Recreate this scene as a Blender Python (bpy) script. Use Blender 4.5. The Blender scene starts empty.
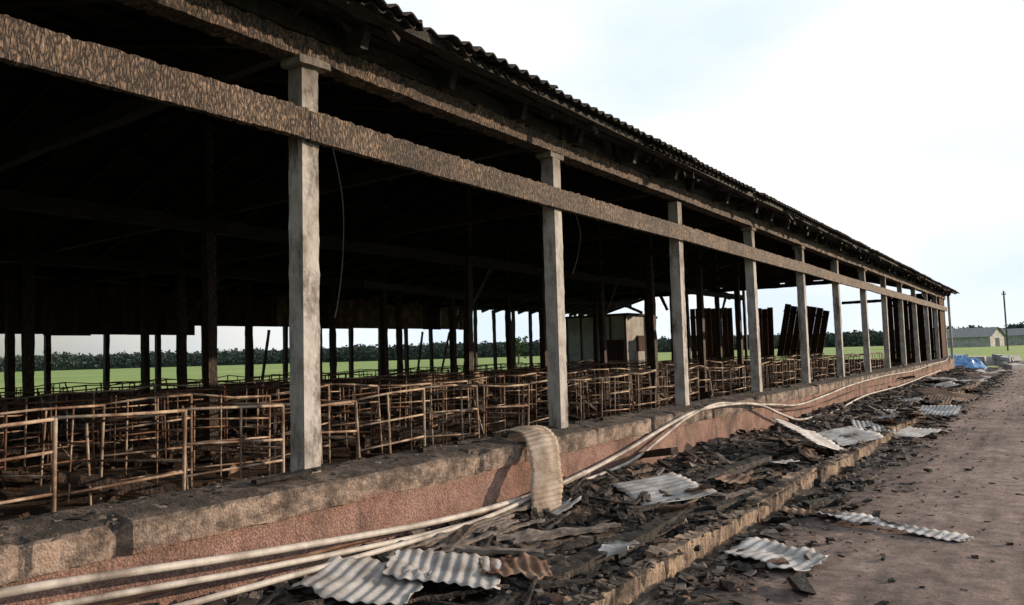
import bpy, math, random
from mathutils import Vector, Matrix, noise
random.seed(11)
R=random.random
def U(a,b): return a+(b-a)*R()
scene=bpy.context.scene
scene.view_settings.view_transform='Standard'
scene.view_settings.look='None'
scene.view_settings.exposure=0
SUN_EL=11.0; SUN_AZ=40.0

# ---------------------------------------------------------------- materials
def newmat(name):
    m=bpy.data.materials.new(name); m.use_nodes=True
    nt=m.node_tree; b=nt.nodes['Principled BSDF']
    return m,nt,b
def N(nt,t,**k):
    n=nt.nodes.new(t)
    for a,v in k.items(): setattr(n,a,v)
    return n
def coords(nt,stretch=(1,1,1)):
    tc=N(nt,'ShaderNodeTexCoord'); mp=N(nt,'ShaderNodeMapping')
    mp.inputs['Scale'].default_value=stretch
    nt.links.new(tc.outputs['Object'],mp.inputs['Vector'])
    return mp.outputs['Vector']
def noiseN(nt,vec,scale,detail=8,rough=.6):
    n=N(nt,'ShaderNodeTexNoise'); n.inputs['Scale'].default_value=scale
    n.inputs['Detail'].default_value=min(detail,7); n.inputs['Roughness'].default_value=rough
    nt.links.new(vec,n.inputs['Vector']); return n.outputs['Fac']
def ramp(nt,fac,stops):
    r=N(nt,'ShaderNodeValToRGB'); e=r.color_ramp.elements
    while len(e)<len(stops): e.new(.5)
    for i,(p,c) in enumerate(stops):
        e[i].position=p; e[i].color=(c[0],c[1],c[2],1)
    nt.links.new(fac,r.inputs['Fac']); return r.outputs['Color']
def mix(nt,a,b,fac,mode='MIX'):
    m=N(nt,'ShaderNodeMix',data_type='RGBA',blend_type=mode)
    for s,v in ((m.inputs[6],a),(m.inputs[7],b),(m.inputs[0],fac)):
        if isinstance(v,(int,float)): s.default_value=v
        elif isinstance(v,tuple): s.default_value=(v[0],v[1],v[2],1)
        else: nt.links.new(v,s)
    return m.outputs[2]
def math_(nt,op,a,b=None,clamp=False):
    m=N(nt,'ShaderNodeMath',operation=op); m.use_clamp=clamp
    for i,v in enumerate((a,b)):
        if v is None: continue
        if isinstance(v,(int,float)): m.inputs[i].default_value=v
        else: nt.links.new(v,m.inputs[i])
    return m.outputs[0]
def bump(nt,b,h,strength=.5,dist=.02):
    n=N(nt,'ShaderNodeBump'); n.inputs['Strength'].default_value=strength
    n.inputs['Distance'].default_value=dist
    nt.links.new(h,n.inputs['Height']); nt.links.new(n.outputs['Normal'],b.inputs['Normal'])
def simple(name,stops,scale=4,bscale=60,bs=.5,bd=.01,rough=.9,stretch=(1,1,1),metal=0,spec=.3):
    m,nt,b=newmat(name); v=coords(nt,stretch)
    nt.links.new(ramp(nt,noiseN(nt,v,scale,7,.65),stops),b.inputs['Base Color'])
    if bs>0: bump(nt,b,noiseN(nt,v,bscale,4,.7),bs,bd)
    b.inputs['Roughness'].default_value=rough; b.inputs['Metallic'].default_value=metal
    b.inputs['Specular IOR Level'].default_value=spec
    return m
def charmat(name,dark,light,cell=18,stretch=(1,1,1),bs=1.0,spread=(.38,.66),wobble=.06):
    m,nt,b=newmat(name); v=coords(nt,stretch)
    wob=N(nt,'ShaderNodeTexNoise'); wob.inputs['Scale'].default_value=14; wob.inputs['Detail'].default_value=4; nt.links.new(v,wob.inputs['Vector'])
    vv=mix(nt,v,wob.outputs['Color'],wobble)
    vo=N(nt,'ShaderNodeTexVoronoi',feature='DISTANCE_TO_EDGE'); vo.inputs['Scale'].default_value=cell
    nt.links.new(vv,vo.inputs['Vector'])
    crack=ramp(nt,vo.outputs['Distance'],[(0,(0,0,0)),(.12,(.5,.5,.5)),(.32,(1,1,1))])
    n1=noiseN(nt,coords(nt,(1,.8,1)),2.2,7,.78)
    n2=noiseN(nt,coords(nt,(1,2.2,.8)),42,4,.75)
    base=ramp(nt,math_(nt,'ADD',math_(nt,'MULTIPLY',n1,.5),math_(nt,'MULTIPLY',n2,.5)),[(spread[0],dark),((spread[0]+spread[1])/2,tuple(d*.6+l*.4 for d,l in zip(dark,light))),(spread[1],light)])
    nt.links.new(mix(nt,base,tuple(d*.2 for d in dark),math_(nt,'SUBTRACT',1.0,crack)),b.inputs['Base Color'])
    h=math_(nt,'ADD',math_(nt,'MINIMUM',vo.outputs['Distance'],.3),math_(nt,'MULTIPLY',n2,.6))
    bump(nt,b,h,bs,.03)
    b.inputs['Roughness'].default_value=.7
    return m
M={}
M['char_beam']=charmat('charred_timber_ash',(.020,.014,.011),(.46,.32,.225),cell=21,stretch=(1,2.4,.8),spread=(.40,.62),wobble=.10)
M['char_plate']=charmat('charred_plate',(.020,.014,.011),(.44,.29,.20),cell=19,stretch=(1,2.2,.9),spread=(.42,.62),wobble=.10)
M['char']=charmat('charred_timber',(.010,.009,.008),(.04,.029,.023),cell=14)
M['char_brown']=charmat('charred_post_brown',(.02,.012,.008),(.15,.075,.042),cell=9,stretch=(2,2,1))
M['slate']=simple('burnt_slate_roof',[(.3,(.010,.009,.008)),(.55,(.028,.023,.020)),(.75,(.09,.07,.055))],scale=2.5,bscale=30,bs=.6)
M['light_blocker']=simple('dark_light_blocker',[(.3,(.006,.006,.005)),(.7,(.02,.017,.014))],scale=1,bs=0)  # dark tone for the added plane that blocks light under the roof
M['pipe_pale']=simple('rusty_pale_pipe',[(.3,(.07,.035,.022)),(.46,(.20,.13,.09)),(.6,(.46,.38,.30)),(.72,(.24,.14,.09)),(.85,(.10,.055,.035))],scale=4,rough=.75,bs=0)
M['pipe_rust']=simple('rusty_pipe',[(.3,(.04,.022,.014)),(.55,(.15,.08,.05)),(.8,(.34,.24,.17))],scale=5,rough=.8,bs=0)
M['hose']=simple('pale_plastic_pipe',[(.3,(.09,.07,.06)),(.45,(.28,.25,.22)),(.6,(.50,.47,.43)),(.8,(.28,.23,.19))],scale=3,rough=.55,bs=.15)
M['metal']=simple('scorched_galvanised_sheet',[(.25,(.08,.055,.04)),(.42,(.24,.23,.22)),(.6,(.44,.44,.44)),(.8,(.26,.21,.17))],scale=3.5,rough=.6,metal=.2,bs=.3)
M['metal_rust']=simple('rusty_sheet',[(.25,(.05,.028,.018)),(.5,(.17,.10,.065)),(.75,(.33,.27,.22))],scale=4,rough=.7,metal=.1)
M['strip']=simple('tan_ribbed_sheet',[(.25,(.10,.065,.045)),(.45,(.30,.23,.17)),(.65,(.48,.40,.32)),(.8,(.25,.17,.12))],scale=6,rough=.65)
M['panel']=simple('burnt_panel',[(.3,(.022,.012,.008)),(.6,(.08,.042,.027)),(.8,(.16,.095,.065))],scale=1.5,stretch=(3,3,.5))
M['white']=simple('whitewash',[(.25,(.16,.15,.14)),(.5,(.42,.42,.41)),(.8,(.6,.6,.6))],scale=1.2)
M['ash']=simple('ash_grey_fragment',[(.3,(.07,.06,.05)),(.6,(.20,.17,.15)),(.8,(.40,.35,.31))],scale=9)
M['brick']=simple('brick_fragment',[(.3,(.09,.05,.035)),(.7,(.22,.135,.095))],scale=9)
M['tarp']=simple('blue_tarp',[(.3,(.05,.16,.36)),(.7,(.13,.32,.6))],scale=1.5,rough=.4,bscale=8)
M['concrete']=simple('sooty_concrete',[(.36,(.03,.024,.02)),(.46,(.15,.11,.083)),(.58,(.38,.28,.20)),(.75,(.22,.16,.12))],scale=3.0,bscale=22,bs=1,bd=.03)
M['black']=simple('black_cable',[(.3,(.01,.01,.01)),(.7,(.03,.03,.03))],bs=0)
M['floor']=simple('barn_floor',[(.3,(.02,.014,.010)),(.55,(.075,.05,.034)),(.75,(.17,.115,.08))],scale=1.2,bscale=18,bs=1,bd=.05)
M['mound']=simple('charred_rubble_soil',[(.3,(.012,.010,.009)),(.47,(.035,.027,.022)),(.58,(.11,.08,.063)),(.78,(.26,.20,.16))],scale=6,bscale=24,bs=1,bd=.06)
M['foliage_hazed']=simple('distant_foliage_hazed',[(.3,(.05,.072,.065)),(.7,(.075,.10,.085))],scale=.03,bs=0)  # distance haze painted in as a bluish-grey leaf colour
M['leaf']=simple('tree_leaf',[(.3,(.03,.055,.02)),(.7,(.07,.11,.04))],scale=1,bs=0)
M['bark']=simple('bark',[(.3,(.06,.05,.04)),(.7,(.14,.12,.10))],scale=5)
M['roofgrey']=simple('grey_slate',[(.3,(.16,.16,.16)),(.7,(.3,.3,.3))],scale=2)
M['window']=simple('dark_glass',[(.3,(.02,.025,.03)),(.7,(.04,.05,.06))],rough=.2,bs=0)

# weathered sooty post (whitewashed concrete)
m,nt,b=newmat('sooty_concrete_post')
sep=N(nt,'ShaderNodeSeparateXYZ'); nt.links.new(coords(nt),sep.inputs[0])
c=ramp(nt,noiseN(nt,coords(nt,(1.5,1.5,.8)),4.5,7,.72),[(.30,(.12,.10,.085)),(.42,(.29,.27,.245)),(.55,(.43,.41,.385)),(.75,(.50,.485,.455))])
s1=math_(nt,'MULTIPLY',math_(nt,'SUBTRACT',noiseN(nt,coords(nt,(3,1,.55)),2.6,7,.78),.52),9,True)
c=mix(nt,c,(.06,.038,.027),math_(nt,'MULTIPLY',s1,.75))
topf=math_(nt,'MULTIPLY',math_(nt,'SUBTRACT',math_(nt,'ADD',sep.outputs['Z'],math_(nt,'MULTIPLY',s1,.4)),3.05),2.0,True)
c=mix(nt,c,(.05,.036,.028),math_(nt,'MULTIPLY',topf,.75))
nt.links.new(c,b.inputs['Base Color']); b.inputs['Roughness'].default_value=.9
bump(nt,b,noiseN(nt,coords(nt),30,5,.75),.6,.01)
M['post']=m

# sill wall
m,nt,b=newmat('roughcast_wall'); v=coords(nt)
sep=N(nt,'ShaderNodeSeparateXYZ'); nt.links.new(v,sep.inputs[0])
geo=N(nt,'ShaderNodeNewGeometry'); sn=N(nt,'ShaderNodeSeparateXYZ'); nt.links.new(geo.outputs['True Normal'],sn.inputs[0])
nbig=noiseN(nt,v,1.1,7,.7); nmid=noiseN(nt,v,5,7,.7)
pink=ramp(nt,nmid,[(.3,(.22,.13,.105)),(.5,(.34,.215,.175)),(.75,(.45,.31,.255))])
conc=ramp(nt,noiseN(nt,coords(nt,(1,1,1.6)),3.2,7,.75),[(.34,(.04,.03,.024)),(.46,(.16,.12,.095)),(.56,(.36,.28,.225)),(.66,(.27,.17,.12)),(.78,(.10,.06,.042))])
edge=math_(nt,'ADD',sep.outputs['Z'],math_(nt,'MULTIPLY',math_(nt,'SUBTRACT',nbig,.5),.34))
f=math_(nt,'MULTIPLY',math_(nt,'SUBTRACT',edge,.57),30,True)
vo=N(nt,'ShaderNodeTexVoronoi'); vo.inputs['Scale'].default_value=75; nt.links.new(v,vo.inputs['Vector'])
peb=ramp(nt,vo.outputs['Distance'],[(0,(1.2,1.15,1.1)),(.7,(.55,.5,.5))])
pinkp=mix(nt,pink,peb,1.0,'MULTIPLY')
col=mix(nt,pinkp,conc,f)
sy=math_(nt,'MULTIPLY',math_(nt,'SUBTRACT',sep.outputs['Y'],4),.08,True)
sr=noiseN(nt,coords(nt,(1,1.0,.55)),2.3,7,.75)
soot=math_(nt,'MULTIPLY',math_(nt,'SUBTRACT',sr,.47),7,True)
soot=math_(nt,'MULTIPLY',soot,math_(nt,'ADD',.45,math_(nt,'MULTIPLY',sy,.4)))
col=mix(nt,col,(.03,.023,.019),soot)
ze=math_(nt,'MULTIPLY',math_(nt,'SUBTRACT',math_(nt,'ADD',sep.outputs['Z'],math_(nt,'MULTIPLY',math_(nt,'SUBTRACT',noiseN(nt,v,6,6,.75),.5),.25)),.715),30,True)
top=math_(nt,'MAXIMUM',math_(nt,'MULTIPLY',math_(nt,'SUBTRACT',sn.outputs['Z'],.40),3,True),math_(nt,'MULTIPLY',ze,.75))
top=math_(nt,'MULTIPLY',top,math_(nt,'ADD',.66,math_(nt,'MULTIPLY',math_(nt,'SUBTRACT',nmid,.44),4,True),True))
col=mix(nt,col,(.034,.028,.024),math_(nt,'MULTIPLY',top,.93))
nt.links.new(col,b.inputs['Base Color']); b.inputs['Roughness'].default_value=.95
bump(nt,b,math_(nt,'ADD',math_(nt,'MULTIPLY',vo.outputs['Distance'],-.35),noiseN(nt,v,22,6,.75)),.8,.02)
M['wall']=m

# road
m,nt,b=newmat('dirt_road_surface'); v=coords(nt)
n1=noiseN(nt,v,.55,7,.7); n2=noiseN(nt,v,7,7,.8); n3=noiseN(nt,coords(nt,(2.2,.12,1)),1.3,6,.7)
c=ramp(nt,math_(nt,'ADD',math_(nt,'MULTIPLY',n1,.5),math_(nt,'MULTIPLY',n3,.5)),[(.38,(.09,.066,.06)),(.47,(.21,.158,.14)),(.55,(.30,.228,.20)),(.68,(.40,.315,.275))])
c=mix(nt,c,ramp(nt,n2,[(.3,(.32,.31,.30)),(.46,(.75,.75,.75)),(.6,(1.25,1.22,1.2)),(.72,(1.8,1.75,1.7))]),.9,'MULTIPLY')
sep=N(nt,'ShaderNodeSeparateXYZ'); nt.links.new(v,sep.inputs[0])
near=math_(nt,'ADD',sep.outputs['X'],math_(nt,'MULTIPLY',math_(nt,'SUBTRACT',noiseN(nt,v,.9,7,.75),.5),3.5))
fk=math_(nt,'MULTIPLY',math_(nt,'SUBTRACT',2.7,near),1.8,True)
c=mix(nt,c,(.026,.021,.019),math_(nt,'MULTIPLY',fk,.85))
nt.links.new(c,b.inputs['Base Color']); b.inputs['Roughness'].default_value=.95
bump(nt,b,math_(nt,'ADD',n2,math_(nt,'MULTIPLY',noiseN(nt,v,60,4,.8),.4)),1.0,.05)
M['road']=m

m,nt,b=newmat('grass_ground'); v=coords(nt)
g1=noiseN(nt,v,.02,6,.6); g2=noiseN(nt,coords(nt,(1,1,1)),1.2,7,.75)
c=ramp(nt,g1,[(.35,(.14,.23,.045)),(.55,(.20,.29,.06)),(.7,(.27,.31,.09))])
c=mix(nt,c,ramp(nt,g2,[(.3,(.5,.5,.5)),(.6,(1.2,1.2,1.1))]),.8,'MULTIPLY')
nt.links.new(c,b.inputs['Base Color']); b.inputs['Roughness'].default_value=1
M['grass']=m

# ---------------------------------------------------------------- mesh builder
class MB:
    def __init__(s): s.v=[];s.f=[];s.m=[]
    def add(s,vs,fs,mi=0):
        o=len(s.v); s.v+= [tuple(p) for p in vs]
        for f in fs: s.f.append([i+o for i in f]); s.m.append(mi)
    def box(s,c,size,rot=None,mi=0,jit=0):
        c=Vector(c); vs=[]
        for dx in(-.5,.5):
            for dy in(-.5,.5):
                for dz in(-.5,.5):
                    p=Vector((dx*size[0],dy*size[1],dz*size[2]))
                    if jit: p+=Vector((U(-1,1)*size[0],U(-1,1)*size[1],U(-1,1)*size[2]))*jit
                    if rot: p=rot@p
                    vs.append(c+p)
        s.add(vs,[(0,1,3,2),(4,6,7,5),(0,4,5,1),(2,3,7,6),(0,2,6,4),(1,5,7,3)],mi)
    def beam(s,p0,p1,w,h,seg=None,jit=.0,mi=0,sag=0,fr=2.2,ends=0):
        p0=Vector(p0);p1=Vector(p1);d=p1-p0;L=d.length;d.normalize()
        ref=Vector((0,0,1)) if abs(d.z)<.9 else Vector((0,1,0))
        a=d.cross(ref).normalized(); u=a.cross(d).normalized()
        if not seg: seg=max(1,int(L/.12)) if jit else 1
        prof=[(-.5,-.5),(0,-.5),(.5,-.5),(.5,0),(.5,.5),(0,.5),(-.5,.5),(-.5,0)]
        vs=[]
        for i in range(seg+1):
            t=i/seg; c=p0+d*(L*t)+Vector((0,0,-sag*4*t*(1-t)))
            if jit:
                c=c+Vector((noise.noise(c*.5+Vector((9,0,0))),noise.noise(c*.5),noise.noise(c*.5+Vector((0,5,0)))))*jit*.6
            for (x,y) in prof:
                q=c+a*x*w+u*y*h
                if jit:
                    k=noise.noise(q*fr*4)*.9+noise.noise(q*fr*13)*.7
                    q=q+(a*x+u*y)*k*jit*2
                vs.append(q)
        fs=[]
        for i in range(seg):
            for j in range(8):
                k=(j+1)%8; fs.append((i*8+j,i*8+k,i*8+8+k,i*8+8+j))
        fs.append(tuple(range(7,-1,-1))); fs.append(tuple(seg*8+j for j in range(8)))
        s.add(vs,fs,mi)
    def tube(s,pts,r,n=6,mi=0,sub=1):
        pts=[Vector(p) for p in pts]
        if sub>1 and len(pts)>2:
            out=[]
            for i in range(len(pts)-1):
                a=pts[max(i-1,0)];b_=pts[i];c=pts[i+1];d=pts[min(i+2,len(pts)-1)]
                for k in range(sub):
                    t=k/sub
                    out.append(.5*((2*b_)+(c-a)*t+(2*a-5*b_+4*c-d)*t*t+(3*b_-a-3*c+d)*t**3))
            out.append(pts[-1]); pts=out
        vs=[];ref=None
        for i,p in enumerate(pts):
            d=(pts[min(i+1,len(pts)-1)]-pts[max(i-1,0)]).normalized()
            if ref is None:
                ref=d.cross(Vector((0,0,1))) if abs(d.z)<.9 else d.cross(Vector((0,1,0)))
            a=(ref-d*ref.dot(d)).normalized(); ref=a; u=d.cross(a)
            for j in range(n):
                t=2*math.pi*j/n; vs.append(p+(a*math.cos(t)+u*math.sin(t))*r)
        fs=[]
        for i in range(len(pts)-1):
            for j in range(n):
                k=(j+1)%n; fs.append((i*n+j,i*n+k,i*n+n+k,i*n+n+j))
        fs.append(tuple(range(n-1,-1,-1)));fs.append(tuple((len(pts)-1)*n+j for j in range(n)))
        s.add(vs,fs,mi)
    def grid(s,fn,nu,nv,mi=0):
        vs=[fn(i/nu,j/nv) for i in range(nu+1) for j in range(nv+1)]
        fs=[(i*(nv+1)+j,(i+1)*(nv+1)+j,(i+1)*(nv+1)+j+1,i*(nv+1)+j+1) for i in range(nu) for j in range(nv)]
        s.add(vs,fs,mi)
    def done(s,name,mats,parent=None,smooth=False):
        me=bpy.data.meshes.new(name); me.from_pydata(s.v,[],s.f); me.update()
        for m in mats: me.materials.append(M[m])
        me.polygons.foreach_set('material_index',s.m)
        if smooth: me.polygons.foreach_set('use_smooth',[True]*len(s.f))
        o=bpy.data.objects.new(name,me); scene.collection.objects.link(o)
        if parent: o.parent=parent
        return o
def empty(name):
    e=bpy.data.objects.new(name,None); scene.collection.objects.link(e); return e

# ---------------------------------------------------------------- camera
th=math.radians(35.2); p=math.radians(3.95); r=math.radians(1.7)
fwd=Vector((-math.sin(th)*math.cos(p),math.cos(th)*math.cos(p),math.sin(p)))
right=fwd.cross(Vector((0,0,1))).normalized(); up=right.cross(fwd)
up2=up*math.cos(r)+right*math.sin(r); right2=fwd.cross(up2)
cam=bpy.data.cameras.new('camera'); co=bpy.data.objects.new('camera',cam); scene.collection.objects.link(co)
cam.lens=760/1024*36; cam.sensor_width=36; cam.clip_end=5000; cam.clip_start=.05
mm=Matrix((right2,up2,-fwd)).transposed().to_4x4(); mm.translation=Vector((4,0,1.5)); co.matrix_world=mm
scene.camera=co

# ---------------------------------------------------------------- barn
barn=empty('burnt_cattle_barn')
Y0,Y1=-6.0,40.8; SP=3.1; P0=3.30; W=18.0
posts_y=[P0+SP*k for k in range(-3,13)]
SL=.27
def roofz(x):
    return 3.95-SL*x if x>-W/2 else 3.95+SL*(x+W)
mb=MB()
prof=[(.27,-.02),(.27,.15),(.27,.3),(.27,.42),(.27,.52),(.272,.585),(.30,.592),(.305,.62),(.305,.68),(.305,.735),(.295,.750),(.25,.757),(.2,.762),(.1,.772),(0,.785),(-.08,.79),(-.1,.775),(-.1,.4),(-.1,-.02)]
NY=1800
def sill(u,v_):
    y=Y0+(Y1-Y0)*u**1.15; i=int(round(v_*(len(prof)-1))); x,z=prof[i]
    q=Vector((x*3,y*3,z*3))
    k=noise.fractal(q*1.3,.7,2.1,5); k2=noise.fractal(Vector((x*14,y*14,z*14)),.6,2.1,3)
    if z>.587: x+=k*.007+k2*.005; z+=noise.fractal(q*1.7+Vector((5,5,5)),.7,2.1,5)*.006+k2*.004
    else: x+=k*.005
    bite=max(0,noise.noise(Vector((0,y*2.2,3)))-.30)
    bite2=max(0,noise.noise(Vector((2,y*7.0,3)))-.25)
    if z>.59 and x>.22: x-=min(bite*.16+bite2*.14,.05)
    if x>.2 and z>.70: z-=bite*.16+bite2*.10
    return (x,y,z)
mb.grid(sill,NY,len(prof)-1); mb.done('sill_wall',['wall'],barn,False)
mb=MB()
mb.beam((-W,Y0,.4),(-W,Y1,.4),.3,.8,seg=160,jit=.02)
mb.beam((-W+.2,Y1-.1,.4),(-.15,Y1-.1,.4),.25,.78,seg=80,jit=.02)
mb.done('far_sill_wall',['concrete'],barn)
mb=MB()
for i in range(1900):
    y=1+(R()**1.5)*38; x=U(-.08,.25); s_=U(.006,.032)
    mb.box((x,y,.785-.04*(x+.05)/.3),(s_*U(.6,1.6),s_*U(.6,2),s_*.6),Matrix.Rotation(U(0,3),3,'Z'),random.choice([0,0,1]),.25)
for i in range(26):
    y=2+R()*30; x=U(-.02,.15)
    mb.beam((x,y,.80),(x+U(-.08,.08),y+U(.1,.5),.805),U(.03,.07),.02,seg=6,jit=.01,mi=0)
mb.done('sill_debris',['char','ash'],barn)
mb=MB()
for i,y in enumerate(posts_y):
    lean=U(-.015,.015)
    mb.beam((U(-.01,.01),y,.76),(lean,y+U(-.02,.02),3.47),.14,.135,seg=60,jit=.004)
    if i==3: mb.beam((.03,y-.13,3.475),(.03,y+.13,3.485),.19,.045,seg=10,jit=.012)
    elif R()<.7: mb.beam((.0,y-.12+U(-.03,.03),3.475),(.0,y+.12,3.475),.18,.05,seg=6,jit=.012)
mb.done('wall_posts',['post'],barn)
mb=MB()
joints=[Y0]+[P0+SP*k-.05 for k in (0,2,4,6,8,10,12)]+[Y1]
joints=sorted(set(j for j in joints if Y0<=j<=Y1))
for a,b_ in zip(joints[:-1],joints[1:]):
    o=U(-.012,.012)
    mb.beam((.105,a+.004,3.04+o),(.105,b_-.004,3.04+U(-.01,.01)),.055,.20,seg=int((b_-a)/.025),jit=.010,sag=.01,fr=4)
mb.done('side_rail',['char_beam'],barn)
mb=MB()
for a,b_ in zip(joints[:-1],joints[1:]):
    mb.beam((.02,a+.004,3.575),(.02,b_-.004,3.575+U(-.01,.01)),.16,.15,seg=int((b_-a)/.035),jit=.016,fr=4)
mb.done('top_plate',['char_plate'],barn)
mb=MB()
y=Y0+.3
while y<Y1:
    e=U(.15,.42)
    mb.beam((e,y,roofz(e)-.17),(-W/2,y,roofz(-W/2)-.17),.07,.17,seg=60,jit=.012)
    mb.beam((-W/2,y,roofz(-W/2)-.15),(-W-.5,y,roofz(-W)-.15-.135),.07,.15,seg=20,jit=.012)
    y+=1.03
for x in [.52,.3,.1,-.6,-1.4,-2.4,-3.5,-4.6,-5.8,-7,-8.2,-9.8,-11,-12.4,-14,-15.5,-17,-18.2]:
    mb.beam((x,Y0,roofz(x)-.07),(x,Y1,roofz(x)-.07),.09,.06,seg=260,jit=.016)
mb.beam((.06,Y0,3.72),(.06,Y1,3.72),.08,.12,seg=260,jit=.016)
for y in posts_y:
    if y>31: continue
    mb.beam((.05+U(0,.1),y+.1,3.72),(-W+.1,y+.1,3.72),.1,.14,seg=60,jit=.015)
    mb.beam((-6.2,y+.1,3.75),(-9,y+.1,6.0),.1,.12,seg=20,jit=.01)
mb.done('roof_timbers',['char'],barn)
mb=MB()
for i in range(260):
    y=U(0,Y1); x=U(-.05,.55)
    L=U(.02,.11)
    mb.beam((x,y,roofz(x)-.08),(x+U(-.06,.06),y+U(-.2,.2),roofz(x)-.1-L),U(.02,.06),U(.015,.04),seg=4,jit=.01,mi=0)
for i in range(70):
    y=U(1.5,Y1); z=3.65
    mb.beam((.06,y,z-U(0,.04)),(.07,y+U(.2,.6),z-U(.0,.08)),.05,U(.02,.05),seg=8,jit=.02,mi=1)
mb.done('eave_splinters',['char','char_plate'],barn)
def roofsheet(mb,y0,w,xa,xb,drop,nv,per=.15,na=6,edge=False):
    nu=int(w/per*na); t1=U(-.015,.015)
    def fn(u,v_):
        y=y0+w*u; x=xa+(xb-xa)*v_
        nz=noise.noise(Vector((x*1.5,y*1.5,7)))*.012
        rg=0
        if edge and v_==0: rg=noise.fractal(Vector((y*3,1,1)),.8,2,4)*.022-max(0,noise.noise(Vector((y*1.4,8,1)))-.42)*.35
        xx=x+rg
        return (xx,y+t1*v_,roofz(x)-SL*rg+drop+.020*math.sin(2*math.pi*y/per)+nz)
    mb.grid(fn,nu,nv)
lo=MB(); hi=MB(); y=Y0-.2
while y<Y1+.1:
    w=1.05; xa=.68+U(-.03,.02)
    roofsheet(lo,y,w+.12,xa,-.6,U(-.008,.008),4,edge=True)
    roofsheet(lo,y,w+.12,xa-U(.06,.14),-.6,-.045+U(-.008,.008),3,edge=True)
    for a,b_ in ((-.4,-3.0),(-2.9,-6.0),(-5.9,-9.02)): roofsheet(hi,y,w+.1,a,b_,U(.012,.03),1,na=4)
    for a,b_ in ((-9,-12),(-12,-15),(-15,-18.7)): roofsheet(hi,y,w+.1,a,b_,U(.012,.03),1,na=4)
    y+=w
hi.done('corrugated_roof',['slate'],barn)
o=lo.done('eave_slates',['slate'],barn); md=o.modifiers.new('s','SOLIDIFY'); md.thickness=.012
mb=MB()
mb.add([(.2,Y0,roofz(.2)-.035),(.2,Y1,roofz(.2)-.035),(-W/2,Y1,roofz(-9)-.035),(-W/2,Y0,roofz(-9)-.035),(-W-.3,Y1,roofz(-18)-.12),(-W-.3,Y0,roofz(-18)-.12)],[(0,1,2,3),(3,2,4,5)])
mb.done('roof_light_blocker',['light_blocker'],barn)  # added plane, stops light leaking through gaps between roof sheets
mb=MB()
mb.add([(0,Y0,0),(-W,Y0,0),(-W,Y0,3.8),(-W/2,Y0,6.2),(0,Y0,3.8)],[(0,1,2,3,4)])
mb.done('unseen_gable_blocker',['panel'],barn)  # unseen end closure, added to keep daylight out of the interior
mb=MB()
for X,off,ymax in ((-3.8,1.2,24),(-6.4,.4,31),(-11.6,0.,31),(-14.9,1.0,22)):
    k=-3
    while True:
        y=P0+SP*k+off; k+=1
        if y>ymax: break
        if R()<.10 or (X==-3.8 and (y<14)): continue
        top=min(roofz(X)-.2,5.2); tl=U(-.10,.10)
        mb.beam((X,y,.05),(X+tl,y+U(-.12,.12),top),.15 if X>-8 else .17,.15,seg=24,jit=.012,mi=0)
        if R()<.3: mb.beam((X,y,2.4),(X,y+1.0,3.6),.06,.1,seg=8,jit=.01)
mb.done('interior_posts',['char_brown'],barn)
mb=MB()
for X in (-6.4,-11.6):
    mb.beam((X,Y0,3.6),(X,31.5,3.6),.16,.2,seg=120,jit=.02)
mb.beam((-7,10.5,3.0),(-7,14,2.85),.1,.12,jit=.015)
mb.done('interior_girders',['char'],barn)
mb=MB()
y=Y0
while y<Y1:
    mb.beam((-W,y,.8),(-W+U(-.05,.05),y+U(-.05,.05),3.7),.13,.13,seg=10,jit=.012)
    if R()<.25: mb.beam((-W+.1,y+.5,.8),(-W+.2,y+U(.6,1.2),2.6),.07,.07,seg=8,jit=.01)
    y+=1.55
mb.done('far_side_posts',['char_brown'],barn)
mb=MB()
y=Y0
while y<27:
    w=U(.9,1.3); b0=2.40+U(-.03,.03)+(.3 if y>13 else 0)
    def fn(u,v_,y=y,w=w,b0=b0):
        return (-W+.12+.02*math.sin(u*w*50),y+w*u,b0+(3.9-b0)*v_)
    mb.grid(fn,20,1,1 if (y>13 and R()<.7) else 0); y+=w-.02
mb.done('far_side_sheets',['panel','metal_rust'],barn)
# far gable end
mb=MB(); E=Y1-.1
for x in (-.2,-3.4,-9.4,-13.6,-17.8):
    mb.beam((x,E,.7),(x+U(-.05,.05),E,roofz(x)-.25),.13,.13,seg=20,jit=.012)
mb.beam((-.2,E-.18,3.6),(-4.4,E-.18,3.6),.12,.14,seg=40,jit=.015)
mb.beam((-14.4,E-.18,3.4),(-17.8,E-.18,3.55),.12,.14,seg=30,jit=.015)
for a,b_ in (((-17,36,4.4),(-14.5,36.5,2.9)),((-15.6,36,4.6),(-13.4,36.5,3.5)),((-11.0,36,5.2),(-8.5,36,3.9)),((-9.8,37,5.4),(-7.6,37,4.2)),((-12.8,37,4.9),(-12.2,37,3.6)),((-16.4,37,4.4),(-13.2,37,4.6))):
    mb.beam(a,b_,.12,.14,seg=20,jit=.012)
mb.done('far_gable_timbers',['char'],barn)
mb=MB()
x=-3.6
while x>-14.4:
    w=.24; zt=roofz(x-.12)-.12; zb=4.72+U(-.08,.14)
    if zt>zb+.05: mb.box((x-.12,Y1-.04,(zt+zb)/2),(.236,.03,zt-zb))
    x-=w
mb.done('gable_boarding',['panel'],barn)
mb=MB()
def board(cx,cz,w,h,tilt=0,y=Y1-.25):
    rot=Matrix.Rotation(math.radians(tilt),3,'Y'); n=max(2,int(w/.3))
    for i in range(n):
        mb.box(Vector((cx,y,cz))+rot@Vector((-w/2+(i+.5)*w/n,U(-.02,.02),U(-.05,.05))),(w/n-.01,.03,h+U(-.1,.1)),rot)
    for zz in(-h*.35,h*.35): mb.box(Vector((cx,y-.05,cz))+rot@Vector((0,0,zz)),(w,.04,.12),rot)
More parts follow.
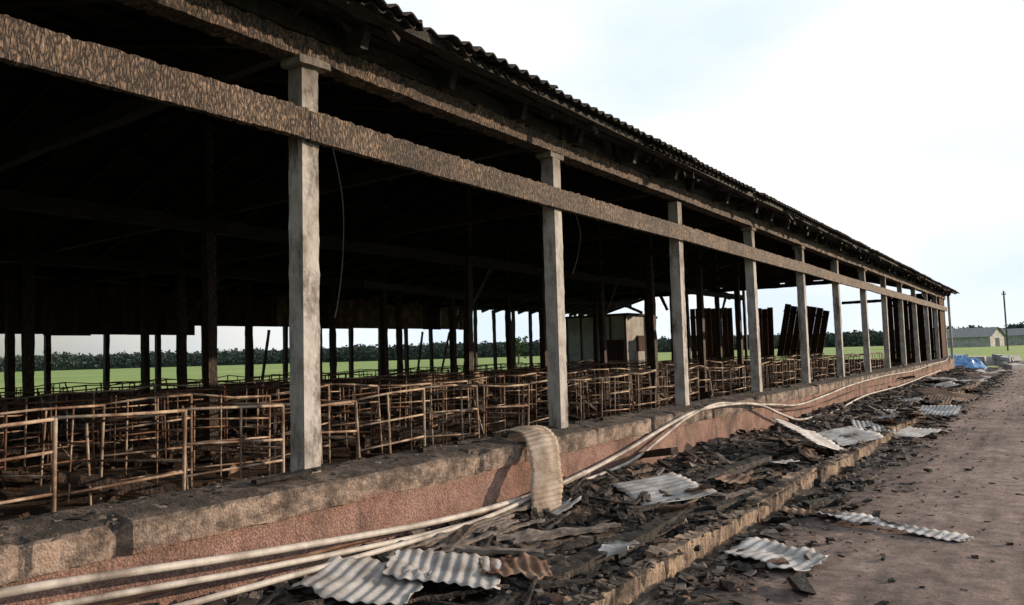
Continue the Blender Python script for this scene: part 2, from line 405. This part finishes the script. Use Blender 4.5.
board(-11.2,2.2,2.4,3.1,0); board(-8.3,2.1,.9,3.0,1)
board(-6.2,2.2,2.2,2.7,12,y=Y1-.9)
board(-1.3,2.2,2.3,3.2,0)
mb.done('gable_doors',['panel'],barn)
mb=MB()
y=38.9
while y<Y1:
    mb.box((.02,y,2.25),(.03,.17,2.9+U(-.05,.03)),None,0,.02); y+=.18
mb.box((.20,Y1+.09,1.9),(.10,.12,3.7),None,1)
mb.done('end_bay_boarding',['panel','white'],barn)
mr=empty('milk_room_shed')
mb=MB(); mb.box((-14.9,35.4,1.7),(3.5,2.6,3.2)); mb.done('walls',['white'],mr)
mb=MB(); mb.box((-14.9,35.4,3.36),(3.9,3.0,.1))
for i in range(5): mb.box((-16.6+i*.85,34.07,1.7),(.06,.05,3.2))
mb.box((-13.8,34.06,1.1),(.9,.04,2.0)); mb.box((-13.13,35.6,1.9),(.03,.9,.8))
mb.done('roof_and_doors',['panel'],mr)
mb=MB()
def fl(u,v_):
    x=-W+.15+(W-.3)*u; y=Y0+.1+(Y1-Y0-.3)*v_
    return (x,y,.06+noise.fractal(Vector((x,y,0))*.9,.8,2,5)*.06)
mb.grid(fl,140,360); mb.done('floor',['floor'],barn,True)
mb=MB()
for i in range(2800):
    x=-U(.3,W-.5); y=Y0+U(2,Y1-Y0-1); s_=U(.04,.22)
    mb.box((x,y,.1+U(0,.05)),(s_,s_*U(.3,1.5),s_*U(.2,.7)),Matrix.Rotation(U(0,3),3,'Z')@Matrix.Rotation(U(-.4,.4),3,'X'),random.choice([0,0,1,2]),.2)
for i in range(170):
    x=-U(.5,W-1); y=U(1,Y1-2); a=U(0,6.3);L=U(.6,2.4)
    z=.14+U(0,.1)
    mb.beam((x,y,z),(x+L*math.cos(a),y+L*math.sin(a),z+U(0,.5)),.08,.07,seg=6,jit=.01,mi=0)
mb.done('interior_rubble',['char_brown','ash','metal_rust'],barn)
for (y,zs) in ((3.45,[3.0,2.6,2.2,1.9,1.78]),(6.65,[3.0,2.75,2.5,2.3])):
    mb=MB(); n=len(zs)
    mb.tube([(.1+.03*math.sin(i*1.7),y+.10*math.sin(i*math.pi/(n-1)),z) for i,z in enumerate(zs)],.004,5,0,6)
    mb.done('hanging_cable',['black'])

# ---------------------------------------------------------------- stalls
def stall_row(x,mat_,dirx,y0=1.0,y1=36,h=1.08,r_=.0135,dmg=.14,sp=1.0):
    mb=MB(); y=y0; prev=None; zf=.05
    while y<y1:
        a=Vector((x+U(-.03,.03),y,zf)); hh=h+U(-.05,.05)
        ax,ay=U(-.05,.05),U(-.05,.05)
        if R()<dmg: ax,ay=U(-.35,.35),U(-.35,.35)
        t=a+Vector((ax,ay,hh))
        mb.tube([a,t],r_*1.2)
        if prev:
            pa,pt=prev
            if R()<.9: mb.tube([pt,pt.lerp(t,.5)+Vector((0,0,U(-.04,.02))),t+Vector((0,0,-.01))],r_)
            if R()<.8: mb.tube([pa.lerp(pt,.74),a.lerp(t,.74+U(-.05,.05))],r_*.85)
            if R()<.8: mb.tube([pa.lerp(pt,.5),a.lerp(t,.5+U(-.05,.05))],r_*.85)
            if R()<.6: mb.tube([pa.lerp(pt,.24),a.lerp(t,.24+U(-.05,.05))],r_*.85)
            if R()<.7:
                k=U(.3,.7); mb.tube([pa.lerp(a,k),pt.lerp(t,k)],r_*.8)
        L=U(1.35,1.6)*dirx
        e=Vector((x+L,y+U(-.06,.06),zf)); et=e+Vector((U(-.06,.06),U(-.07,.07),hh-U(.0,.2)))
        if R()<.86:
            mb.tube([e,et],r_); mb.tube([t,t.lerp(et,.5)+Vector((0,0,U(-.04,.02))),et],r_)
            mb.tube([a.lerp(t,.62),e.lerp(et,.62)],r_*.85)
            if R()<.6: mb.tube([a.lerp(t,.3),e.lerp(et,.32)],r_*.85)
            if R()<.6: mb.tube([a.lerp(e,.5),t.lerp(et,.5)],r_*.8)
        if R()<.3:
            q=Vector((x+U(-.6,.6),y+U(.2,.9),zf+.1)); mb.tube([q,q+Vector((U(-.9,.9),U(-.9,.9),U(.1,.9)))],r_*.8)
        prev=(a,t); y+=sp+U(-.05,.05)
    mb.done('cattle_stall_row',[mat_],None,True)
stall_row(-1.85,'pipe_pale',-1,y0=1.6)
stall_row(-4.1,'pipe_pale',-1,y0=1.0)
stall_row(-6.3,'pipe_rust',-1,y0=2.0)
stall_row(-8.3,'pipe_pale',-1,y0=3.0,y1=32)
stall_row(-10.4,'pipe_rust',-1,y0=4.0,y1=32)
stall_row(-12.6,'pipe_rust',-1,y0=5.0,y1=32)
stall_row(-15.0,'pipe_rust',-1,y0=6.0,y1=30)

# ---------------------------------------------------------------- outside ground
mb=MB()
S=2600
def gr(u,v_):
    a=(u-.5)*2; b_=(v_-.5)*2
    return (S*a*abs(a),S*b_*abs(b_)+20,0)
mb.grid(gr,60,60); mb.done('grass_ground',['grass'])
mb=MB()
def rd(u,v_):
    y=-8+72*u**1.7 ; x=1.7+9*v_**1.3
    bend=max(0,y-44); x-= bend*.02*v_
    q=Vector((x*.7,y*.7,0))
    rut=-.02*math.exp(-((x-2.9)/.22)**2)-.02*math.exp(-((x-4.6)/.25)**2)
    z=.036+noise.fractal(q,.8,2,6)*.022+noise.fractal(q*7,.7,2,4)*.007+rut*.6
    return (x,y,max(z,.012))
mb.grid(rd,620,190); mb.done('dirt_road',['road'],None,True)
mb=MB()
def H(x,y):
    t=min(max((x-.27)/1.45,0),1)
    base=.17*(1-t)**1.3+.10
    n_=noise.fractal(Vector((x*1.6,y*1.1,3)),.8,2.1,6)
    f_=noise.fractal(Vector((x*8,y*8,3)),.7,2.1,4)
    e=max(0,(x-1.75)/.3)
    return max(.02,base*(1-min(e,1))+n_*.08+f_*.018)
def ap(u,v_):
    y=-3+49*u**1.35; x=.2+2.0*v_
    return (x,y,H(x,y)*(1 if x<1.8 else .8)+0)
mb.grid(ap,1400,74); mb.done('rubble_bank',['mound'],None,False)
mb=MB()
def yard(u,v_):
    x=-24+27*u; y=Y1+10*v_
    return (x,y,.008+abs(noise.noise(Vector((x,y,0))))*.02)
mb.grid(yard,60,30); mb.done('dirt_yard',['road'])
mb=MB()
y=-2.0
while y<46:
    L=U(1.6,2.6)
    ox=U(-.02,.02); oz=U(-.02,.01)
    mb.beam((1.84+ox,y,.085+oz),(1.84+ox+U(-.03,.03),y+L-U(.0,.03),.085+oz+U(-.04,.02)),.14,.20,seg=int(L/.035),jit=.03,fr=3)
    y+=L
mb.done('concrete_kerb',['concrete'])
mb=MB()
for i in range(20000):
    y=1.2+ (R()**1.7)*42
    rr=R()
    if rr<.62: x=U(.3,1.78); z=H(x,y)
    elif rr<.70: x=random.gauss(1.84,.06); z=.18
    elif rr<.86: x=1.97+abs(random.gauss(0,.28)); z=.05
    else: x=1.95+abs(random.gauss(0,2.0)); z=.035
    s_=min(.11,.010+random.expovariate(42)) * (1 if rr<.62 else (.6 if rr<.70 else (.9 if rr<.86 else .45)))
    mi=random.choices([0,1,2,3],[.62,.18,.06,.14])[0]
    k=U(.6,1.3); kk=U(.6,2.6) if R()<.3 else U(.6,1.3)
    mb.box((x,y,z+s_*.1),(s_*k,s_*kk,s_*U(.12,.5)),Matrix.Rotation(U(0,3.1),3,'Z')@Matrix.Rotation(U(-.5,.5),3,'X'),mi,.28)
mb.done('scattered_rubble',['char','ash','brick','char_brown'])
mb=MB()
def plank(x,y,L,ang,w=.09,h=.035,z=None,rise=0,mi=0):
    a=math.radians(ang); x2=x+L*math.cos(a); y2=y+L*math.sin(a)
    if x2<.36: x2=.36
    z1=(H(x,y) if x<1.75 else .05)+.02 if z is None else z
    z2=(H(x2,y2) if .25<x2<1.75 else .05)+.03+rise
    mb.beam((x,y,z1),(x2,y2,z2),w,h,seg=max(4,int(L/.05)),jit=.014,mi=mi)
for i in range(360):
    y=1.5+(R()**1.3)*38; x=U(.45,1.65)
    plank(x,y,U(.15,.7),random.gauss(90,40),U(.02,.07),U(.012,.035),rise=U(0,.04),mi=random.choices([0,1,2],[.6,.22,.18])[0])
plank(1.35,3.1,1.9,86,.16,.07,mi=0,rise=.05); plank(1.2,3.3,1.5,80,.12,.05,mi=0)
plank(.75,4.3,.9,60,.10,.03,mi=2,rise=.05);plank(.85,4.35,.95,66,.09,.03,mi=2,rise=.05);plank(.95,4.3,.9,70,.09,.03,mi=1)
plank(1.5,4.6,1.3,95,.12,.08,mi=0); plank(2.0,5.6,.35,20,.05,.04,mi=0);plank(2.1,7.2,.5,60,.09,.05,mi=0);plank(1.0,7.2,1.6,80,.14,.07,mi=0,rise=.1)
plank(1.6,6.2,1.5,84,.10,.09,mi=0);plank(1.9,8.4,1.2,96,.10,.08,mi=0)
for i in range(9):
    plank(.48+.04*(i%6),2.9+U(0,1.2),U(.9,1.5),U(82,94),.05,.018,mi=2,rise=.03)
mb.done('charred_planks',['char','char_beam','ash'])

def sheet(x,y,z,w,l,rz,tx=0,ty=0,per=.07,amp=.006,curl=.012,mat_='metal'):
    mb=MB(); nu=int(w/per*8); sd=U(0,99)
    def fn(u,v_):
        X=(u-.5)*w; Yv=(v_-.5)*l
        e=noise.noise(Vector((u*5,sd,0)))*.10*(1 if v_ in(0,1) else 0)
        cx=0
        if u in (0,1): cx=noise.noise(Vector((v_*6,sd,4)))*.06
        return (X+cx,Yv+e*(1 if v_>.5 else -1),amp*math.sin(2*math.pi*X/per)+curl*noise.noise(Vector((u*2,v_*2,sd)))*2.5+curl*(2*v_-1)**2)
    mb.grid(fn,nu,10)
    o=mb.done('corrugated_metal_sheet',[mat_],None,True)
    o.location=(x,y,z); o.rotation_euler=(math.radians(tx),math.radians(ty),math.radians(rz))
    md=o.modifiers.new('s','SOLIDIFY'); md.thickness=.003
    return o
sheet(1.02,3.46,.26,.66,.5,34,3,8)
sheet(.86,2.98,.29,.6,.55,24,3,8)
sheet(1.28,3.8,.22,.42,.34,44,4,6,mat_='metal_rust')
sheet(1.02,6.5,.24,.62,.75,-28,4,10)
sheet(2.35,5.38,.075,.60,.44,-14,2,3)
sheet(2.85,6.75,.06,1.15,.17,-12,1,2,mat_='metal')
sheet(2.25,6.95,.06,.6,.14,10,1,2,mat_='metal_rust')
sheet(1.45,10.2,.34,.65,.95,-24,-16,24)
sheet(1.55,11.5,.22,.6,.9,-30,4,12)
sheet(2.1,13.6,.08,.5,1.0,-14,2,3)
sheet(1.6,13.2,.2,.6,.9,14,4,10)
for i in range(28):
    yy=14.0+i*.92
    sheet(U(.9,2.2),yy+U(-.4,.4),U(.12,.28),U(.3,.8),U(.5,1.1),U(-60,60),U(-8,12),U(-4,18),mat_=random.choice(['metal','metal','metal_rust']))
for i in range(16):
    sheet(U(.6,1.6),4.6+i*.7,U(.18,.24),U(.12,.32),U(.2,.42),U(-80,80),U(-12,12),U(-12,12),mat_=random.choice(['metal','metal_rust']))
mb=MB()
path=[Vector(q) for q in ((-.14,5.72,.815),(0,5.66,.835),(.17,5.58,.86),(.33,5.50,.84),(.46,5.42,.73),(.54,5.33,.56),(.59,5.26,.40),(.62,5.20,.26),(.66,5.14,.17),(.78,5.06,.17))]
def smooth(t):
    f_=t*(len(path)-1); i=min(int(f_),len(path)-2); k=f_-i
    a=path[max(i-1,0)];b_=path[i];c=path[i+1];d=path[min(i+2,len(path)-1)]
    return .5*((2*b_)+(c-a)*k+(2*a-5*b_+4*c-d)*k*k+(3*b_-a-3*c+d)*k**3)
def st(u,v_):
    c=smooth(u); n_=(smooth(min(u+.01,1))-smooth(max(u-.01,0))).normalized().cross(Vector((0,1,0))).normalized()
    wv=.30+.06*noise.noise(Vector((u*5,3,0)))
    rib=.004*math.sin(u*2*math.pi*34)
    s_=(v_-.5); ed=.014*noise.noise(Vector((u*30,v_,0))) if v_ in (0,1) else 0
    return tuple(c+Vector((.10*s_,s_*wv+ed,.02*s_))-n_*rib+n_*(.004*math.cos(s_*5)+.014*noise.noise(Vector((u*6,v_*3,1)))))
mb.grid(st,300,10)
o=mb.done('bent_metal_strip',['strip'],None,True); md=o.modifiers.new('s','SOLIDIFY'); md.thickness=.004

def pipe(pts,r_,mat_='hose',name='plastic_pipe'):
    mb=MB(); mb.tube(pts,r_,10,0,8); mb.done(name,[mat_],None,True)
pipe([(.42,.3,.62),(.42,1.4,.585),(.42,2.6,.47),(.42,4.0,.36),(.40,5.0,.33),(.36,5.85,.34),(.33,7.0,.45),(.34,8.1,.62),(.34,9.05,.73),(.38,10.2,.74),(.42,11.3,.66),(.46,12.4,.42),(.5,13.2,.28),(.5,14.6,.25)],.021)
pipe([(.46,.3,.50),(.47,1.4,.50),(.48,2.6,.40),(.46,4.0,.30),(.42,5.2,.27),(.36,6.0,.30),(.36,7.2,.36),(.36,8.0,.52),(.36,8.8,.69),(.36,9.8,.78),(.36,10.8,.70),(.36,12.2,.60),(.38,13.6,.5),(.4,15.5,.55),(.36,18,.62),(.36,22,.66),(.36,27,.62),(.36,32,.7),(.36,36,.72),(.3,38,.8)],.017)
pipe([(.60,.8,.43),(.58,2.0,.37),(.56,3.2,.33),(.5,4.4,.30),(.45,5.2,.33),(.40,6.2,.40)],.017)
pipe([(.36,1.0,.44),(.36,2.5,.38),(.37,4.2,.33),(.38,5.3,.24),(.45,6.3,.20),(.42,7.4,.22)],.012,'pipe_rust')
pipe([(.42,10.6,.2),(.36,11.2,.16),(.5,12.4,.17),(.56,14,.2),(.5,16.1,.24),(.46,19,.34),(.42,24,.30),(.42,29,.36),(.4,34,.4)],.020)
pipe([(.40,12.6,.5),(.44,15,.42),(.40,19,.5),(.42,24,.48),(.4,30,.55),(.38,36,.6)],.012,'pipe_rust')

# ---------------------------------------------------------------- distance
tp=empty('blue_tarp_pile')
mb=MB()
def tarp(u,v_):
    x=-.9+2.3*u; y=42.6+2.6*v_
    e=min(u,1-u,v_,1-v_)*4; h=min(1,e)**.6
    return (x+noise.noise(Vector((u*4,v_*4,0)))*.15,y,.04+h*(.5+.35*noise.fractal(Vector((u*3,v_*3,1)),.8,2,4)))
mb.grid(tarp,40,40); mb.done('tarp',['tarp'],tp,False)
mb=MB()
for i in range(46):
    mb.box((U(-2.5,2.6),U(45.6,49),U(.1,.6)),(U(.3,1.3),U(.2,.6),U(.15,.5)),Matrix.Rotation(U(0,3),3,'Z')@Matrix.Rotation(U(-.3,.3),3,'X'),0,.08)
mb.done('concrete_rubble_pile',['white'])
def shed(x,y,w,d,h,rot):
    e=empty('farm_shed'); e.location=(x,y,0); e.rotation_euler=(0,0,math.radians(rot))
    mb=MB(); mb.box((0,0,h/2),(w,d,h)); mb.add([(-w/2,-d/2,h),(w/2,-d/2,h),(0,-d/2,h+w*.22),(-w/2,d/2,h),(w/2,d/2,h),(0,d/2,h+w*.22)],[(0,1,2),(3,5,4)]); mb.done('walls',['white'],e)
    mb=MB()
    for s_ in(-1,1):
        mb.add([(s_*(w/2+.5),-d/2-.5,h-.2),(s_*(w/2+.5),d/2+.5,h-.2),(0,d/2+.5,h+w*.23),(0,-d/2-.5,h+w*.23)],[(0,1,2,3)])
    mb.done('roof',['roofgrey'],e)
    mb=MB(); mb.box((0,-d/2-.02,h*.4),(w*.3,.06,h*.8))
    k=-d/2+2
    while k<d/2-1:
        mb.box((w/2+.02,k,h*.55),(.06,1.2,.8)); k+=3
    mb.done('doors_and_windows',['window'],e)
shed(-20,240,10,26,2.8,75); shed(-3,262,8,16,3.0,60); shed(6,300,9,20,3,60)
def pole(x,y,h):
    e=empty('utility_pole'); e.location=(x,y,0)
    mb=MB(); mb.beam((0,0,0),(0,0,h),.2,.2,seg=6,jit=.005); mb.done('mast',['bark'],e)
    mb=MB(); mb.box((0,0,h-.5),(.5,.1,.1))
    for k in(-.22,.22): mb.beam((k,0,h-.44),(k,0,h-.25),.07,.07)
    mb.done('crossarm',['bark'],e)
pole(-1.1,130,8.6)
def clump(mb,c,s_,n=5,mi=0):
    for i in range(n):
        d=Vector((U(-1,1),U(-1,1),U(-1,1)))*s_
        q=c+d; k=s_*U(.45,.9)
        a=Vector((U(-1,1),U(-1,1),U(-1,1))).normalized(); b_=a.cross(Vector((U(-1,1),U(-1,1),U(-1,1)))).normalized()
        mb.add([q+a*k,q+b_*k,q-a*k*U(.6,1),q-b_*k*U(.6,1)],[(0,1,2,3)],mi)
mb=MB()
def th_(ang): return 13+2.5*noise.noise(Vector((ang*30,0,0)))+2.0*noise.noise(Vector((ang*130,3,0)))
def rad_(ang): return 640+40*math.sin(ang*7)
n=2400; vs=[]
for i in range(n+1):
    ang=math.radians(-14+i/n*102); rr=rad_(ang)+6
    x=4-math.sin(ang)*rr; y=math.cos(ang)*rr
    vs+=[(x,y,0),(x,y,th_(ang)*.9+U(-.5,.5))]
mb.add(vs,[(2*i,2*i+2,2*i+3,2*i+1) for i in range(n)])
for i in range(4200):
    ang=math.radians(-14+ (i/4200)*102); rr=rad_(ang)+U(-12,6)
    clump(mb,Vector((4-math.sin(ang)*rr,math.cos(ang)*rr,(.15+.75*R())*th_(ang))),1.6,5)
mb.done('distant_treeline',['foliage_hazed'])
mb=MB()
for i in range(1300):
    ang=math.radians(-8+ R()*8.2); rad=330+U(0,25)
    hh=8+4.5*noise.noise(Vector((ang*60,9,0)))
    clump(mb,Vector((4-math.sin(ang)*rad,math.cos(ang)*rad,R()*hh)),1.3,7)
mb.done('hedgerow_trees',['foliage_hazed'])
def tree(x,y,h):
    e=empty('deciduous_tree')
    mb=MB(); mb.tube([(x,y,0),(x+.1,y,h*.3),(x,y+.1,h*.6),(x,y,h*.9)],.16,7)
    for i in range(7):
        a=U(0,6.3); z=h*U(.3,.6); mb.tube([(x,y,z),(x+math.cos(a)*h*.2,y+math.sin(a)*h*.2,z+h*.2)],.06,5)
    mb.done('trunk',['bark'],e)
    mb=MB()
    for i in range(60):
        d=Vector((random.gauss(0,.17),random.gauss(0,.17),random.gauss(0,.17)))*h
        clump(mb,Vector((x,y,h*.65))+d,h*.05,16)
    mb.done('crown',['leaf'],e)
for (fx,fy,h) in ((-67,102,4.6),(-71,106,3.8)): tree(fx,fy,h)

# ---------------------------------------------------------------- light
w=bpy.data.worlds.new('World'); scene.world=w; w.use_nodes=True; nt=w.node_tree
az=math.radians(SUN_AZ); el=math.radians(SUN_EL)
sd=Vector((math.sin(az)*math.cos(el),math.cos(az)*math.cos(el),math.sin(el)))
bg=nt.nodes['Background']; sky=N(nt,'ShaderNodeTexSky',sky_type='NISHITA')
sky.sun_disc=False; sky.sun_elevation=el; sky.sun_rotation=az
sky.air_density=1.0; sky.dust_density=1.5; sky.ozone_density=1.5
tc=N(nt,'ShaderNodeTexCoord'); mp=N(nt,'ShaderNodeMapping'); mp.inputs['Scale'].default_value=(1,1,2.2)
nt.links.new(tc.outputs['Generated'],mp.inputs['Vector'])
cl=noiseN(nt,mp.outputs['Vector'],2.0,5,.45)
cloud=ramp(nt,cl,[(.40,(.76,.87,1.0)),(.56,(1,1,.99))])
cloud=mix(nt,cloud,(10.6,10.6,10.6),1.0,'MULTIPLY')
dp=N(nt,'ShaderNodeVectorMath',operation='DOT_PRODUCT'); nt.links.new(tc.outputs['Generated'],dp.inputs[0]); dp.inputs[1].default_value=sd
hz=ramp(nt,math_(nt,'ADD',math_(nt,'MULTIPLY',dp.outputs['Value'],.5),.5),[(.30,(.15,.15,.15)),(.52,(.97,.97,.97))])
colr=mix(nt,sky.outputs['Color'],cloud,hz)
nt.links.new(colr,bg.inputs['Color']); bg.inputs['Strength'].default_value=.105
sl=bpy.data.lights.new('sun','SUN'); so=bpy.data.objects.new('sun',sl); scene.collection.objects.link(so)
sl.energy=5.0; sl.angle=math.radians(.5); sl.color=(1,.76,.54)
so.rotation_euler=sd.to_track_quat('Z','Y').to_euler()
